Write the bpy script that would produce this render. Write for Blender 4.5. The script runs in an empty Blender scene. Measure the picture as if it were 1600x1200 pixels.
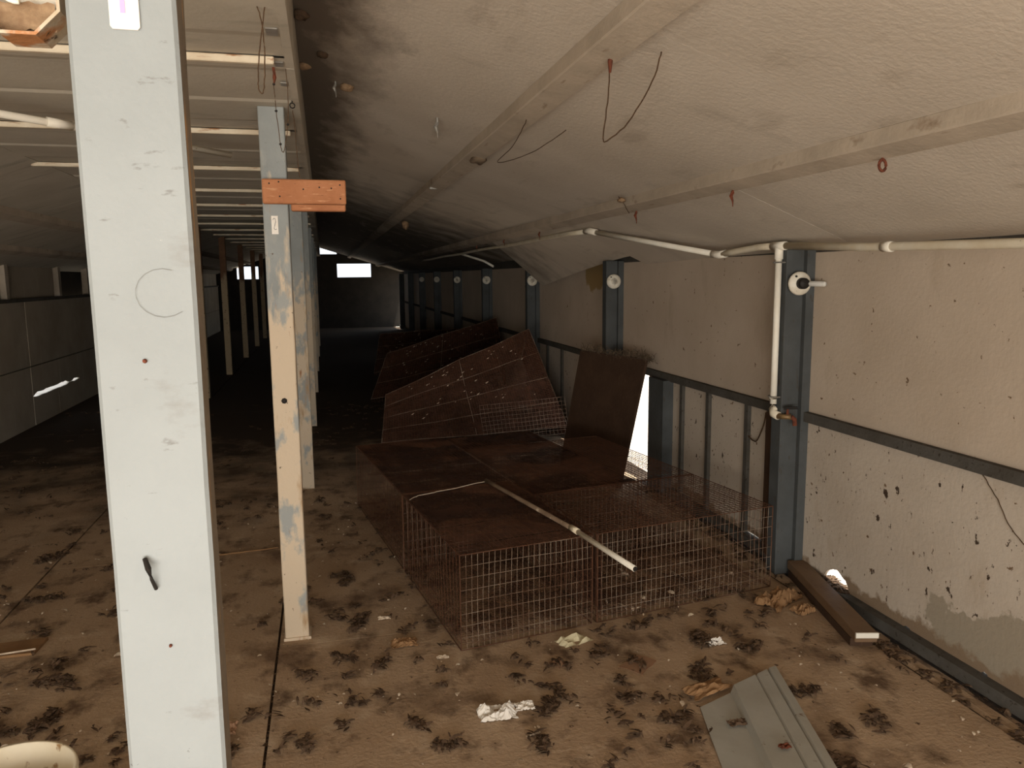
import bpy, math, random
from mathutils import Vector, Matrix, noise
random.seed(7)
scene = bpy.context.scene
COL = scene.collection
# ------------------------------------------------------------------ camera
cam_d = bpy.data.cameras.new('camera'); cam = bpy.data.objects.new('camera', cam_d); COL.objects.link(cam)
cam_d.sensor_width = 36.0; cam_d.lens = 27.0; cam_d.clip_start = 0.02; cam_d.clip_end = 300
cam.matrix_world = Matrix(((0.97155484, 0.04188088, -0.23308194, 0.0),
                           (-0.23662552, 0.13234987, -0.96254448, 0.0),
                           (-0.00946384, 0.99031788, 0.13849524, 1.5),
                           (0, 0, 0, 1)))
scene.camera = cam
# ------------------------------------------------------------------ light
w = bpy.data.worlds.new('World'); scene.world = w; w.use_nodes = True
bg = w.node_tree.nodes['Background']; bg.inputs[0].default_value = (0.80, 0.90, 1.0, 1); bg.inputs[1].default_value = 1.5
def area(name, loc, target, sx, sy, power, col, portal=False):
    l = bpy.data.lights.new(name, 'AREA'); l.shape = 'RECTANGLE'; l.size = sx; l.size_y = sy; l.energy = power; l.color = col
    o = bpy.data.objects.new(name, l); COL.objects.link(o); o.location = loc
    o.rotation_euler = (Vector(target) - Vector(loc)).to_track_quat('-Z', 'Y').to_euler()
    if portal: l.cycles.is_portal = True
    return o
# daylight that comes in at the open gable end of the shed, behind the photographer
area('open_end_daylight', (-0.85, -2.75, 0.75), (-0.60, 0.25, 2.20), 4.0, 1.3, 160.0, (1.0, 0.945, 0.86))
# the hole in the side wall behind the leaning board
area('side_hole_daylight', (2.42, 5.75, 0.42), (0.0, 5.75, 0.30), 1.1, 0.8, 10.0, (0.85, 0.92, 1.0), portal=True)
sun_d = bpy.data.lights.new('sun', 'SUN'); sun_d.energy = 7.0; sun_d.angle = 0.02; sun_d.color = (1, .95, .86)
sun = bpy.data.objects.new('sun', sun_d); COL.objects.link(sun); sun.rotation_euler = (math.radians(8), math.radians(14), 0)
vs = scene.view_settings
vs.view_transform = 'Standard'; vs.look = 'None'; vs.exposure = 0.55; vs.gamma = 1.0; vs.use_curve_mapping = False

# ------------------------------------------------------------------ materials
def mat(name, c1, c2=None, scale=3.0, rough=0.8, layers=(), bump=0.0, bscale=40.0, metallic=0.0, stretch=(1, 1, 1), lo=0.35, hi=0.65, spec=0.25):
    """layers: (colour, noise scale, threshold, softness, stretch, (axis, from, to) or None)"""
    m = bpy.data.materials.new(name); m.use_nodes = True
    nt = m.node_tree; N = nt.nodes; L = nt.links
    b = N['Principled BSDF']; b.inputs['Roughness'].default_value = rough; b.inputs['Metallic'].default_value = metallic
    b.inputs['Specular IOR Level'].default_value = spec
    geo = N.new('ShaderNodeNewGeometry')
    def coords(st):
        if tuple(st) == (1, 1, 1): return geo.outputs['Position']
        v = N.new('ShaderNodeVectorMath'); v.operation = 'MULTIPLY'; v.inputs[1].default_value = st
        L.new(geo.outputs['Position'], v.inputs[0]); return v.outputs[0]
    def nz(sc, st, det=6.0, rg=0.6):
        n = N.new('ShaderNodeTexNoise'); n.inputs['Scale'].default_value = sc; n.inputs['Detail'].default_value = det
        n.inputs['Roughness'].default_value = rg; L.new(coords(st), n.inputs['Vector']); return n.outputs['Fac']
    def mr(src, a, bb, c=0.0, d=1.0):
        r = N.new('ShaderNodeMapRange'); r.inputs[1].default_value = a; r.inputs[2].default_value = bb
        r.inputs[3].default_value = c; r.inputs[4].default_value = d; L.new(src, r.inputs[0]); return r.outputs[0]
    def mix(fac, a, bcol):
        x = N.new('ShaderNodeMix'); x.data_type = 'RGBA'; L.new(fac, x.inputs[0])
        if isinstance(a, tuple): x.inputs[6].default_value = a + (1,)
        else: L.new(a, x.inputs[6])
        x.inputs[7].default_value = bcol + (1,); return x.outputs[2]
    col = c1
    if c2: col = mix(mr(nz(scale, stretch), lo, hi), c1, c2)
    for ly in layers:
        c, sc, th, soft, st, rng = ly
        f = mr(nz(sc, st), th, th + soft)
        if rng:
            s = N.new('ShaderNodeSeparateXYZ'); L.new(geo.outputs['Position'], s.inputs[0]); g = None
            for ax, a0, a1 in ([rng] if not isinstance(rng, list) else rng):
                h = mr(s.outputs[ax], a0, a1)
                if g is not None:
                    mu = N.new('ShaderNodeMath'); mu.operation = 'MULTIPLY'; L.new(g, mu.inputs[0]); L.new(h, mu.inputs[1]); h = mu.outputs[0]
                g = h
            # the range shifts the threshold so that the patch has a ragged edge
            ad = N.new('ShaderNodeMath'); ad.operation = 'ADD'; L.new(nz(sc, st), ad.inputs[0]); L.new(g, ad.inputs[1])
            f = mr(ad.outputs[0], 0.5 + th, 0.5 + th + soft)
        col = mix(f, col, c)
    if isinstance(col, tuple): b.inputs['Base Color'].default_value = col + (1,)
    else: L.new(col, b.inputs['Base Color'])
    if bump:
        bp = N.new('ShaderNodeBump'); bp.inputs['Strength'].default_value = bump; bp.inputs['Distance'].default_value = 0.01
        L.new(nz(bscale, (1, 1, 1)), bp.inputs['Height']); L.new(bp.outputs[0], b.inputs['Normal'])
    return m
ONE = (1, 1, 1)
M = {}
M['floor'] = mat('dirty_concrete_far_shade', (.47, .340, .225), (.36, .245, .152), 1.6, .95,
    [((.54, .41, .285), 5.0, .56, .15, ONE, None), ((.140, .088, .052), 6.0, .53, .14, (1, .75, 1), None), ((.16, .10, .06), 2.2, .55, .14, ONE, None), ((.080, .048, .028), 30.0, .64, .06, ONE, None),
     ((.55, .45, .33), 120.0, .70, .03, ONE, None), ((.062, .042, .027), 2.5, .30, .40, ONE, (1, 3.6, 9.0))], .5, 60)  # last layer paints the dimness of the far floor over the real dirt
M['dirt'] = mat('black_dirt', (.035, .024, .016), (.07, .045, .028), 30, 1.0, bump=.6)
M['earth'] = mat('outside_ground', (.62, .56, .48), (.50, .42, .34), 4, 1.0, [((.42, .16, .10), 25, .6, .1, ONE, None)])
M['ceil'] = mat('ceiling_board', (.60, .528, .440), (.52, .452, .37), 1.4, .9,
    [((.44, .38, .31), 2.0, .57, .2, (.7, 1.6, 1), None), ((.34, .28, .22), 7.0, .71, .1, (2.5, .8, 1), None), ((.12, .09, .06), 45.0, .735, .03, ONE, None),
     ((.14, .112, .085), 3.0, .30, .50, ONE, (1, 4.2, 11.5)), ((.17, .14, .11), 3.0, .24, .45, (2, 1, 1), (0, .45, -.15)), ((.40, .335, .265), 4.0, .58, .18, (1.5, .5, 1), None)], .25, 55)  # layers ranged by depth and toward the step paint in the shade there
M['ceil_aisle'] = mat('aisle_ceiling_sheet', (.56, .51, .425), (.47, .42, .34), 2.0, .85,
    [((.27, .24, .19), 3, .56, .2, (.6, 3, 1), None), ((.15, .12, .09), 40, .73, .04, ONE, None)], .15, 30)
M['batten'] = mat('white_batten', (.72, .64, .50), (.62, .52, .38), 8, .7, [((.34, .17, .08), 14, .56, .08, (.5, 3, 3), None)])
M['purlin'] = mat('painted_purlin', (.50, .42, .33), (.40, .335, .26), 5, .85,
    [((.24, .17, .11), 10, .62, .12, (3, .6, 1), None), ((.18, .14, .10), 2.2, .35, .45, ONE, (1, 4.0, 15.0))], .2, 40)  # last layer darkens with depth, painting in the fading light
WL = [((.16, .10, .055), 22.0, .665, .03, ONE, None), ((.07, .04, .025), 48.0, .715, .02, ONE, None), ((.42, .335, .25), 3.0, .60, .15, (1, 1.4, .5), None)]
M['wall_up'] = mat('upper_wall_board', (.55, .455, .36), (.485, .395, .305), 2.2, .85, WL + [((.34, .23, .10), 6, .52, .10, ONE, [(2, 1.22, 1.50), (1, 5.85, 6.25), (1, 6.85, 6.35)])], .15, 50)
M['wall_low'] = mat('peeling_lower_wall_board', (.55, .475, .39), (.48, .405, .325), 2.5, .85,
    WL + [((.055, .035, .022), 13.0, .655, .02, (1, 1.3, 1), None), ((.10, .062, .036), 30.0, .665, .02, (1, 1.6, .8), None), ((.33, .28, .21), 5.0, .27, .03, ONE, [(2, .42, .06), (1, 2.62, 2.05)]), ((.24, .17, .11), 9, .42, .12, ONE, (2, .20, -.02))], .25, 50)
M['blue'] = mat('blue_grey_paint', (.078, .083, .083), (.056, .059, .058), 5, .7, [((.055, .045, .035), 20, .62, .06, (3, 3, .7), None), ((.30, .30, .29), 70, .74, .03, ONE, None)], .15)
M['rail'] = mat('dark_grey_rail', (.090, .083, .072), (.066, .058, .047), 9, .9, [((.035, .026, .018), 40, .6, .08, ONE, None)], .3)
M['post_clean'] = mat('pale_grey_post_paint', (.268, .288, .290), (.226, .243, .243), 3, .6,
    [((.17, .17, .165), 16, .66, .06, (1.6, 1.6, 4), None), ((.08, .075, .07), 45, .70, .02, ONE, None), ((.20, .195, .185), 9, .60, .15, (1, 1, 2), None), ((.45, .28, .13), 30, .735, .04, ONE, None), ((.50, .48, .44), 70, .74, .02, ONE, None)], .12, 90)
M['post_edge'] = mat('shaded_brown_post_side', (.20, .165, .125), (.15, .12, .09), 6, .85, [((.40, .22, .09), 14, .60, .08, (3, 3, .6), None)], .3, 60)  # side faces' shade put into the darker base; orange flecks are their own
M['post_peel'] = mat('grey_post_paint_peeling_to_cream', (.29, .31, .305), (.23, .245, .24), 4, .65,
    [((.55, .445, .325), 9, .15, .12, (2, 2, .5), (2, 1.75, .35)), ((.30, .31, .295), 7, .54, .08, (1.5, 1.5, .8), None), ((.36, .23, .12), 5, .60, .10, (2, 2, .5), None), ((.30, .13, .05), 11, .66, .08, (2, 2, .6), None), ((.10, .07, .05), 38, .68, .04, ONE, None)], .2, 60)
M['post_brown'] = mat('brown_post_fading_to_cream', (.20, .105, .055), (.14, .07, .04), 6, .85,
    [((.42, .32, .20), 10, .10, .2, (2, 2, .5), (2, 1.7, .9)), ((.10, .06, .035), 30, .60, .08, ONE, None)], .3, 60)
M['paper'] = mat('white_paper', (.80, .76, .70), (.70, .64, .56), 15, .8)
M['pink'] = mat('pink_print', (.62, .36, .66), rough=.8)
M['ink'] = mat('grey_ink', (.22, .22, .21), rough=.8)
M['black'] = mat('black_plastic', (.015, .012, .010), rough=.6)
M['pvc'] = mat('aged_pvc', (.72, .66, .53), (.62, .53, .38), 7, .5, [((.25, .16, .09), 60, .68, .05, ONE, None)])
M['pvc_new'] = mat('white_pvc', (.84, .80, .70), (.76, .70, .58), 6, .45, [((.30, .20, .12), 60, .70, .05, ONE, None)])
M['porcelain'] = mat('dirty_porcelain', (.74, .70, .60), (.62, .56, .45), 20, .35, [((.16, .10, .06), 60, .66, .05, ONE, None)])
M['pvc_dirty'] = mat('dirt_caked_pvc', (.20, .135, .085), (.12, .075, .045), 9, .8, [((.42, .34, .24), 14, .58, .1, ONE, None)])
M['brass'] = mat('dull_brass', (.30, .20, .09), (.18, .11, .06), 60, .5, metallic=.6)
M['glass'] = mat('cloudy_glass_tube', (.62, .60, .55), rough=.2)
M['rust'] = mat('rusted_wire', (.115, .048, .024), (.07, .032, .018), 20, .9)
M['rust_pale'] = mat('half_galvanised_wire', (.30, .235, .175), (.13, .068, .040), 7, .7, metallic=.1)
M['rust_red'] = mat('red_rust_hook', (.16, .045, .022), (.09, .03, .018), 60, .9)
M['twine'] = mat('brown_twine', (.10, .058, .03), (.06, .035, .02), 80, .9)
M['orange_wood'] = mat('orange_stained_wood', (.47, .20, .092), (.37, .145, .062), 5, .7, [((.56, .29, .15), 5, .58, .08, (3, 3, 22), None), ((.17, .065, .03), 10, .62, .08, (3, 3, 20), None)], .2, 60)
M['brown_wood'] = mat('weathered_plank', (.20, .125, .070), (.15, .09, .05), 4, .55, [((.09, .05, .03), 8, .6, .1, (12, 1, 4), None)], .2, 60)
M['dark_board'] = mat('dark_brown_board', (.066, .036, .020), (.048, .025, .014), 6, .85, [((.10, .06, .035), 12, .60, .1, (14, 14, .6), None)], .3, 50)
M['white_end'] = mat('white_painted_end', (.75, .70, .60), rough=.7)
M['sheet'] = mat('grey_metal_siding', (.40, .385, .34), (.34, .32, .27), 5, .45, [((.17, .12, .08), 18, .66, .06, ONE, None)], .08, 40)
M['cream_paper'] = mat('yellowed_paper', (.66, .60, .40), (.55, .48, .30), 20, .85)
M['card'] = mat('brown_cardboard', (.30, .17, .08), (.22, .12, .055), 12, .95)
M['tile'] = mat('terracotta_chip', (.33, .19, .11), (.26, .15, .09), 18, .9)
M['leaf'] = mat('dry_dark_leaf', (.125, .076, .045), (.062, .038, .023), 40, .95, [((.20, .13, .08), 30, .6, .1, ONE, None)])
M['leaf_red'] = mat('red_brown_leaf', (.14, .035, .015), (.08, .025, .012), 40, .9)
M['chip'] = mat('pale_chips', (.62, .52, .40), (.45, .34, .24), 50, .9)
M['mud'] = mat('mud', (.30, .20, .115), (.19, .115, .065), 60, 1.0, bump=.5)
M['dark_mud'] = mat('dark_mud', (.10, .062, .035), (.05, .03, .02), 60, 1.0, bump=.5)
M['tin'] = mat('tin_patch', (.36, .35, .32), (.25, .23, .20), 20, .4, metallic=.5)
M['galv'] = mat('rusty_galvanised_box', (.52, .47, .38), (.42, .33, .22), 25, .5, [((.38, .17, .07), 22, .52, .1, ONE, None), ((.08, .05, .03), 40, .62, .05, ONE, None)], .2)
M['bucket'] = mat('stained_white_plastic', (.78, .70, .54), (.70, .60, .43), 8, .5, [((.34, .20, .09), 16, .55, .06, (1, 1, .6), None)])
M['left_wall'] = mat('dull_left_wall_sheet', (.42, .36, .28), (.34, .285, .215), 2, .85, [((.54, .47, .37), 3, .62, .12, (1, 5, .3), None)], .2, 30)
M['end'] = mat('shade_dark_boarding', (.030, .024, .018), (.02, .016, .012), 3, .9)  # near-black: the unlit darkness of the far end put into the colour
M['cobweb'] = mat('grey_cobweb', (.16, .115, .075), (.10, .07, .045), 30, 1.0)
def crust_mat():
    m = mat('rusty_dirt_crust', (.072, .030, .016), (.040, .017, .010), 9, .95, [((.15, .08, .045), 7, .66, .12, (3, .6, 1), None)], .5, 80)
    nt = m.node_tree; N = nt.nodes; L = nt.links
    g = N.new('ShaderNodeNewGeometry'); n = N.new('ShaderNodeTexNoise'); n.inputs['Scale'].default_value = 5.0; n.inputs['Detail'].default_value = 9
    n.inputs['Roughness'].default_value = .75; L.new(g.outputs['Position'], n.inputs['Vector'])
    r = N.new('ShaderNodeMapRange'); r.inputs[1].default_value = .34; r.inputs[2].default_value = .56; r.inputs[3].default_value = .15; r.inputs[4].default_value = .92
    L.new(n.outputs['Fac'], r.inputs[0]); L.new(r.outputs[0], N['Principled BSDF'].inputs['Alpha'])
    return m
M['crust'] = crust_mat()

# ------------------------------------------------------------------ mesh helpers
class MB:
    def __init__(s, base=(0, 0, 0)): s.v = []; s.f = []; s.b = Vector(base)
    def add(s, vs_, fs):
        o = len(s.v); s.v += [tuple(Vector(p) - s.b) for p in vs_]; s.f += [tuple(i + o for i in f) for f in fs]; return s
    def box(s, x0, x1, y0, y1, z0, z1):
        return s.add([(x0, y0, z0), (x1, y0, z0), (x1, y1, z0), (x0, y1, z0), (x0, y0, z1), (x1, y0, z1), (x1, y1, z1), (x0, y1, z1)],
                     [(3, 2, 1, 0), (4, 5, 6, 7), (0, 1, 5, 4), (1, 2, 6, 5), (2, 3, 7, 6), (3, 0, 4, 7)])
    def hexa(s, p): return s.add(p, [(3, 2, 1, 0), (4, 5, 6, 7), (0, 1, 5, 4), (1, 2, 6, 5), (2, 3, 7, 6), (3, 0, 4, 7)])
    def tube(s, pts, r, n=6, caps=True):
        pts = [Vector(p) for p in pts]; rings = []
        for i, p in enumerate(pts):
            d = (pts[min(i + 1, len(pts) - 1)] - pts[max(i - 1, 0)])
            if d.length < 1e-9: d = Vector((0, 0, 1))
            d.normalize(); u = d.cross(Vector((0, 0, 1)))
            if u.length < .05: u = d.cross(Vector((0, 1, 0)))
            u.normalize(); vv = d.cross(u); rr = r[i] if isinstance(r, (list, tuple)) else r
            rings.append([p + (u * math.cos(2 * math.pi * k / n) + vv * math.sin(2 * math.pi * k / n)) * rr for k in range(n)])
        vs_ = [q for ring in rings for q in ring]; fs = []
        for i in range(len(rings) - 1):
            for k in range(n): fs.append((i * n + k, i * n + (k + 1) % n, (i + 1) * n + (k + 1) % n, (i + 1) * n + k))
        if caps: fs += [tuple(range(n - 1, -1, -1)), tuple((len(rings) - 1) * n + k for k in range(n))]
        return s.add(vs_, fs)
    def lathe(s, prof, o, axis, n=24):
        """prof: (distance along axis, radius)"""
        return s.tube([Vector(o) + Vector(axis).normalized() * a for a, _ in prof], [max(r_, 1e-4) for _, r_ in prof], n)
    def grid(s, fn, nu, nv):
        vs_ = [fn(i / nu, j / nv) for j in range(nv + 1) for i in range(nu + 1)]
        return s.add(vs_, [(j * (nu + 1) + i, j * (nu + 1) + i + 1, (j + 1) * (nu + 1) + i + 1, (j + 1) * (nu + 1) + i) for j in range(nv) for i in range(nu)])
    def slab(s, outline, ax, a0, a1):
        """outline of 2-D points extruded along axis ax"""
        def P(p, a):
            q = list(p); q.insert(ax, a); return tuple(q)
        n = len(outline)
        return s.add([P(p, a0) for p in outline] + [P(p, a1) for p in outline],
                     [tuple(range(n)), tuple(range(2 * n - 1, n - 1, -1))] + [(i, (i + 1) % n, n + (i + 1) % n, n + i) for i in range(n)])
    def build(s, name, m, parent=None, smooth=False):
        me = bpy.data.meshes.new(name); me.from_pydata(s.v, [], s.f); me.update()
        if smooth: me.polygons.foreach_set('use_smooth', [True] * len(me.polygons))
        me.materials.append(M[m]); o = bpy.data.objects.new(name, me); COL.objects.link(o)
        if parent is not None: o.parent = parent
        else: o.location = s.b
        return o
def tag(o, label, cat, group=None, kind=None):
    o['label'] = label; o['category'] = cat
    if group: o['group'] = group
    if kind: o['kind'] = kind
    return o
def empty(name, loc, label, cat, group=None, kind=None):
    o = bpy.data.objects.new(name, None); COL.objects.link(o); o.location = loc; o.empty_display_size = .1
    return tag(o, label, cat, group, kind)
def bevel(o, wd=.004, seg=1):
    md = o.modifiers.new('bevel', 'BEVEL'); md.width = wd; md.segments = seg; md.limit_method = 'ANGLE'; return o
def nv(p, sc, seed=0.0): return noise.noise(Vector(p) * sc + Vector((seed, seed * 1.7, -seed)))

# ------------------------------------------------------------------ ground and floor
XW, XL, YF, YB = 2.28, -3.0, 24.0, -2.8       # inner face of right and left wall, far end, open end
o = MB().grid(lambda u, v: (-40 + 80 * u, -40 + 100 * v, -.06), 4, 4).build('ground', 'earth')
tag(o, 'bright bare ground outside, seen through the holes in the shed walls', 'ground', kind='structure')
fl = empty('floor', (0, 0, 0), 'dirty brown concrete floor of the shed', 'floor', kind='structure')
MB().box(XL - .1, XW + .1, YB, YF, -.05, -.012).build('floor_base', 'dirt', fl)
xs = [(XL - .1, -1.46), (-1.45, -.248), (-.238, 2.115)]
for (a, b_) in xs:
    ys = [YB, 4.32 - (.0 if a < -.3 else 1.2), 9.1, 14.0, 19.0, YF] if a > -2 else [YB, 3.3, 8.2, 13.1, 18.0, YF]
    for y0, y1 in zip(ys[:-1], ys[1:]):
        if a < -.3 or True:
            MB().box(a, b_, y0 + .003, y1 - .003, -.03, 0.0).build('floor_slab', 'floor', fl)

# ------------------------------------------------------------------ ceiling
cl = empty('ceiling', (0, 0, 2.15), 'stained tan board ceiling sloping down to the right wall', 'ceiling', kind='structure')
CB = (0, 0, 2.15)
RZ = lambda x: 1.5 + .884 - .305 * x                       # right slope, underside
ZA = 2.15
def slope_panel(x0, x1, y0, y1, zf, name, m, th=.012, drop=None, seed=0, nu=10, nvv=10):
    b = MB(CB)
    def fn(u, v):
        x = x0 + (x1 - x0) * u; y = y0 + (y1 - y0) * v; z = zf(x) + .006 * nv((x, y, 0), 1.3, 0)
        if drop: 
            dz = drop(u, v); z -= dz
        return (x, y, z)
    b.grid(fn, nu, nvv); b.grid(lambda u, v: tuple(Vector(fn(1 - u, v)) + Vector((0, 0, th))), nu, nvv)
    # close the rim
    for q in ((lambda t: (t, 0)), (lambda t: (1, t)), (lambda t: (1 - t, 1)), (lambda t: (0, 1 - t))):
        pts = [fn(*q(i / nu)) for i in range(nu + 1)]
        b.add(pts + [tuple(Vector(p) + Vector((0, 0, th))) for p in pts], [(i + 1, i, nu + 1 + i, nu + 2 + i) for i in range(nu)])
    return b.build(name, m, cl, True)
y = YB - .05
k = 0
while y < YF:
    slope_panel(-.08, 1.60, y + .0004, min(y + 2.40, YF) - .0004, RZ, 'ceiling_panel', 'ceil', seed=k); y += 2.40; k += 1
for (y0, y1, dr) in [(YB, .6, lambda u, v: .065 * u), (.602, 2.99, lambda u, v: .065 * u),
                     (2.993, 5.25, lambda u, v: u * (.065 + .045 * v)),
                     (5.255, 7.72, lambda u, v: u ** 1.15 * (.06 + .25 * v ** 1.2)),
                     (7.73, 10.0, lambda u, v: .02 * u), (10.003, 12.4, None), (12.403, 14.8, None), (14.803, 17.2, None), (17.203, 19.6, None), (19.603, YF, None)]:
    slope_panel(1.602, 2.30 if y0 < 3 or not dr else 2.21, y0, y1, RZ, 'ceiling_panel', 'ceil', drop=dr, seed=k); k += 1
# flat ceiling over the aisle: lapped sheets with a shallow pan between battens
YBAT = [2.49 + 1.19 * i for i in range(-5, 18)]
for i, yb in enumerate(YBAT):
    b = MB(CB); prof = [(0, 0), (.10, .0), (.14, .005), (.50, .008), (.52, .002), (.80, .0), (.84, .004), (1.0, .006)]
    y0 = yb; 
    pts = [(y0 + 1.19 * t, ZA + h) for t, h in prof]
    b.add([(x, yy, zz) for x in (-1.56, -.085) for yy, zz in pts] + [(x, yy, ZA + .03) for x in (-1.56, -.085) for yy, zz in pts],
          [(j, j + 1, 8 + j + 1, 8 + j) for j in range(7)] + [(16 + j, 24 + j, 25 + j, 17 + j) for j in range(7)] + [(8 + j, 9 + j, 25 + j, 24 + j) for j in range(7)])
    b.build('ceiling_sheet', 'ceil_aisle', cl)
    bevel(MB(CB).box(-1.54 + random.uniform(-.03, .03), -.115, yb - .011, yb + .011, ZA - .020, ZA + .002).build('batten', 'batten', cl), .003)
# longitudinal side of the step between aisle ceiling and right slope
for y0 in range(-3, 24, 3):
    MB(CB).box(-.085, -.060, y0 + .002 - .4, y0 + 2.998 - .4, ZA - .002, RZ(-.08) + .02).build('step_board', 'ceil_aisle', cl)
LZ = lambda x: 1.5 + .65 - .33 * (-x - 1.50)
for i in range(9):
    slope_panel(-3.12, -1.50, YB + 3.05 * i + .002, YB + 3.05 * (i + 1) - .002, LZ, 'ceiling_panel', 'ceil_aisle', seed=50 + i)
def purlin(xl, zf, side, y0, y1):
    b = MB(CB); d = .046; wd = .086
    za, zb = zf(xl), zf(xl + wd)
    b.hexa([(xl, y0, za - d), (xl + wd, y0, zb - d), (xl + wd, y1, zb - d), (xl, y1, za - d), (xl, y0, za + .004), (xl + wd, y0, zb + .004), (xl + wd, y1, zb + .004), (xl, y1, za + .004)])
    bevel(b.build('purlin', 'purlin', cl), .004)
for xl in (.735, 1.56):
    for y0, y1 in ((YB, 1.2), (1.203, 6.05), (6.053, 10.9), (10.903, 15.7), (15.703, YF)):
        purlin(xl, RZ, 1, y0, y1)
for xl in (-2.08, -2.64):
    for y0, y1 in ((YB, 5.5), (5.503, 13.0), (13.003, YF)): purlin(xl, LZ, -1, y0, y1)
for (x, y, a) in [(-.105, 2.23, .030), (-.103, 2.55, .024), (-.10, 2.80, .022)]:
    MB(CB).box(x - a * .5, x + a * .5, y - a, y + a, ZA - .004, ZA - .001).build('tin_patch', 'tin', cl)
MB(CB).box(-3.3, 2.5, YB - .1, YF + .2, 2.9, 2.95).build('roof_sheet', 'end', cl)
MB(CB).hexa([(-3.3, YB, 1.62), (-3.25, YB, 1.62), (-3.25, YF, 1.62), (-3.3, YF, 1.62), (-3.3, YB, 2.95), (-3.25, YB, 2.95), (-3.25, YF, 2.95), (-3.3, YF, 2.95)]).build('eave_board', 'end', cl)
MB(CB).box(2.42, 2.46, YB, YF, 1.60, 2.95).build('eave_board', 'end', cl)

# ------------------------------------------------------------------ right wall
wr = empty('wall_right', (XW, 0, 0), 'tan boarded right wall with blue-grey columns and dark rail', 'wall', kind='structure')
WB = (XW, 0, 0)
YC = [3.28 + 2.42 * i for i in range(-3, 9)]
def ragged(y0, y1, z0, z1, amp, seed, notch=None, n=60):
    pts = [(y1, z1), (y0, z1)]
    for i in range(n + 1):
        yy = y0 + (y1 - y0) * i / n; z = z0 + amp * (nv((yy, seed, 0), 5) + .6 * nv((yy, seed, 3), 17) + .3 * nv((yy, 1, seed), 45))
        if notch:
            for (a, b_, h) in notch:
                if a < yy < b_: z = max(z, z0 + h * math.sin(math.pi * (yy - a) / (b_ - a)) ** .6 * (1 + .35 * nv((yy, 5, seed), 30)))
        pts.append((yy, z))
    return pts
for i, yc in enumerate(YC[:-1]):
    y0, y1 = yc + .05, YC[i + 1] + .05
    MB(WB).slab([(y0, .80), (y1 - .004, .80), (y1 - .004, 1.60), (y0, 1.60)], 0, XW, XW + .012).build('upper_wall_panel', 'wall_up', wr)
    MB(WB).box(XW + .006, XW + .05, y0, y1, 1.60, 1.72).build('header_board', 'rail', wr)
    MB(WB).box(XW - .030, XW + .010, y0 - .02, y1 - .06, .785, .832).build('wall_rail', 'rail', wr)
    zs = .050
    if abs(yc - .86) < .1:      # the bay beside the camera: peeling bottom edge, a hole with daylight
        MB(WB).slab(ragged(y0, y1 - .004, .036, .79, .020, 3, [(2.89, 3.09, .085), (2.12, 2.17, .020), (2.50, 2.56, .020)], 150), 0, XW, XW + .012).build('lower_wall_panel', 'wall_low', wr)
    elif abs(yc - 3.28) < .1:   # boards between thin battens, then the missing board
        cuts = [3.33, 3.79, 4.24, 4.60, 4.76]
        for a, b_ in zip(cuts[:-1], cuts[1:]):
            MB(WB).slab(ragged(a, b_ - .002, zs, .79, .010, a, None, 24), 0, XW, XW + .012).build('lower_wall_panel', 'wall_low', wr)
        for a in cuts[1:-1]: MB(WB).box(XW - .022, XW + .004, a - .018, a + .018, .04, .79).build('wall_batten', 'rail', wr)
        MB(WB).box(XW - .06, XW + .03, 3.42, 3.53, .03, .79).build('wall_batten', 'dark_board', wr)
        MB(WB).box(XW - .075, XW + .03, 4.76, 5.0, 0, .79).build('opening_stud', 'blue', wr)
        MB(WB).slab(ragged(5.0, 5.16, zs, .79, .02, 9, None, 16), 0, XW, XW + .012).build('lower_wall_panel', 'wall_low', wr)
    elif abs(yc - 5.70) < .1:
        MB(WB).box(XW, XW + .012, 6.62, y1, zs, .79).build('lower_wall_panel', 'wall_low', wr)
        for a in (7.25, 7.75): MB(WB).box(XW - .022, XW + .004, a - .018, a + .018, .04, .79).build('wall_batten', 'rail', wr)
    elif abs(yc - 15.38) < .1:
        MB(WB).box(XW, XW + .012, 16.05, y1, zs, .79).build('lower_wall_panel', 'wall_low', wr)
        MB(WB).box(XW, XW + .012, y0, 15.58, zs, .79).build('lower_wall_panel', 'wall_low', wr)
    else:
        MB(WB).box(XW, XW + .012, y0, y1 - .004, zs, .79).build('lower_wall_panel', 'wall_low', wr)
    # backing so that only the real holes let daylight in
    if not (abs(yc - 5.70) < .1 or abs(yc - 3.28) < .1 or abs(yc - .86) < .1 or abs(yc - 15.38) < .1):
        MB(WB).box(XW + .02, XW + .05, y0, y1, 0, .79).build('sheathing', 'rail', wr)
for yc in YC:
    c = MB(WB).box(2.145, XW + .01, yc, yc + .085, 0, 1.615).build('wall_column', 'blue', wr); bevel(c, .004)
    MB(WB).box(2.235, XW - .001, yc - .028, yc - .001, .0, 1.61).build('column_flange', 'blue', wr)
sl = MB((XW, 0, 0)).box(2.232, XW + .04, YB, 4.76, 0, .048).build('trim_1', 'rail'); tag(sl, 'dark grey sill strip along the foot of the right wall', 'sill', kind='structure')
sl = MB((XW, 0, 0)).box(2.232, XW + .04, 6.6, YF, 0, .048).build('trim_2', 'rail'); tag(sl, 'dark sill at the foot of the right wall beyond the leaning board', 'sill', kind='structure')
b = MB((2.15, 0, 0))
b.grid(lambda u, v: (2.118 + .112 * u, YB + .2 + (8.8 - YB) * v, -.012 + (.010 if .25 < u < .75 else 0) + .006 * nv((u * 3, v * 90, 0), 1)), 6, 120)
o = b.build('trim_3', 'floor'); tag(o, 'shallow dirt-filled gutter between floor slab and right wall', 'gutter', kind='structure')

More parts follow.
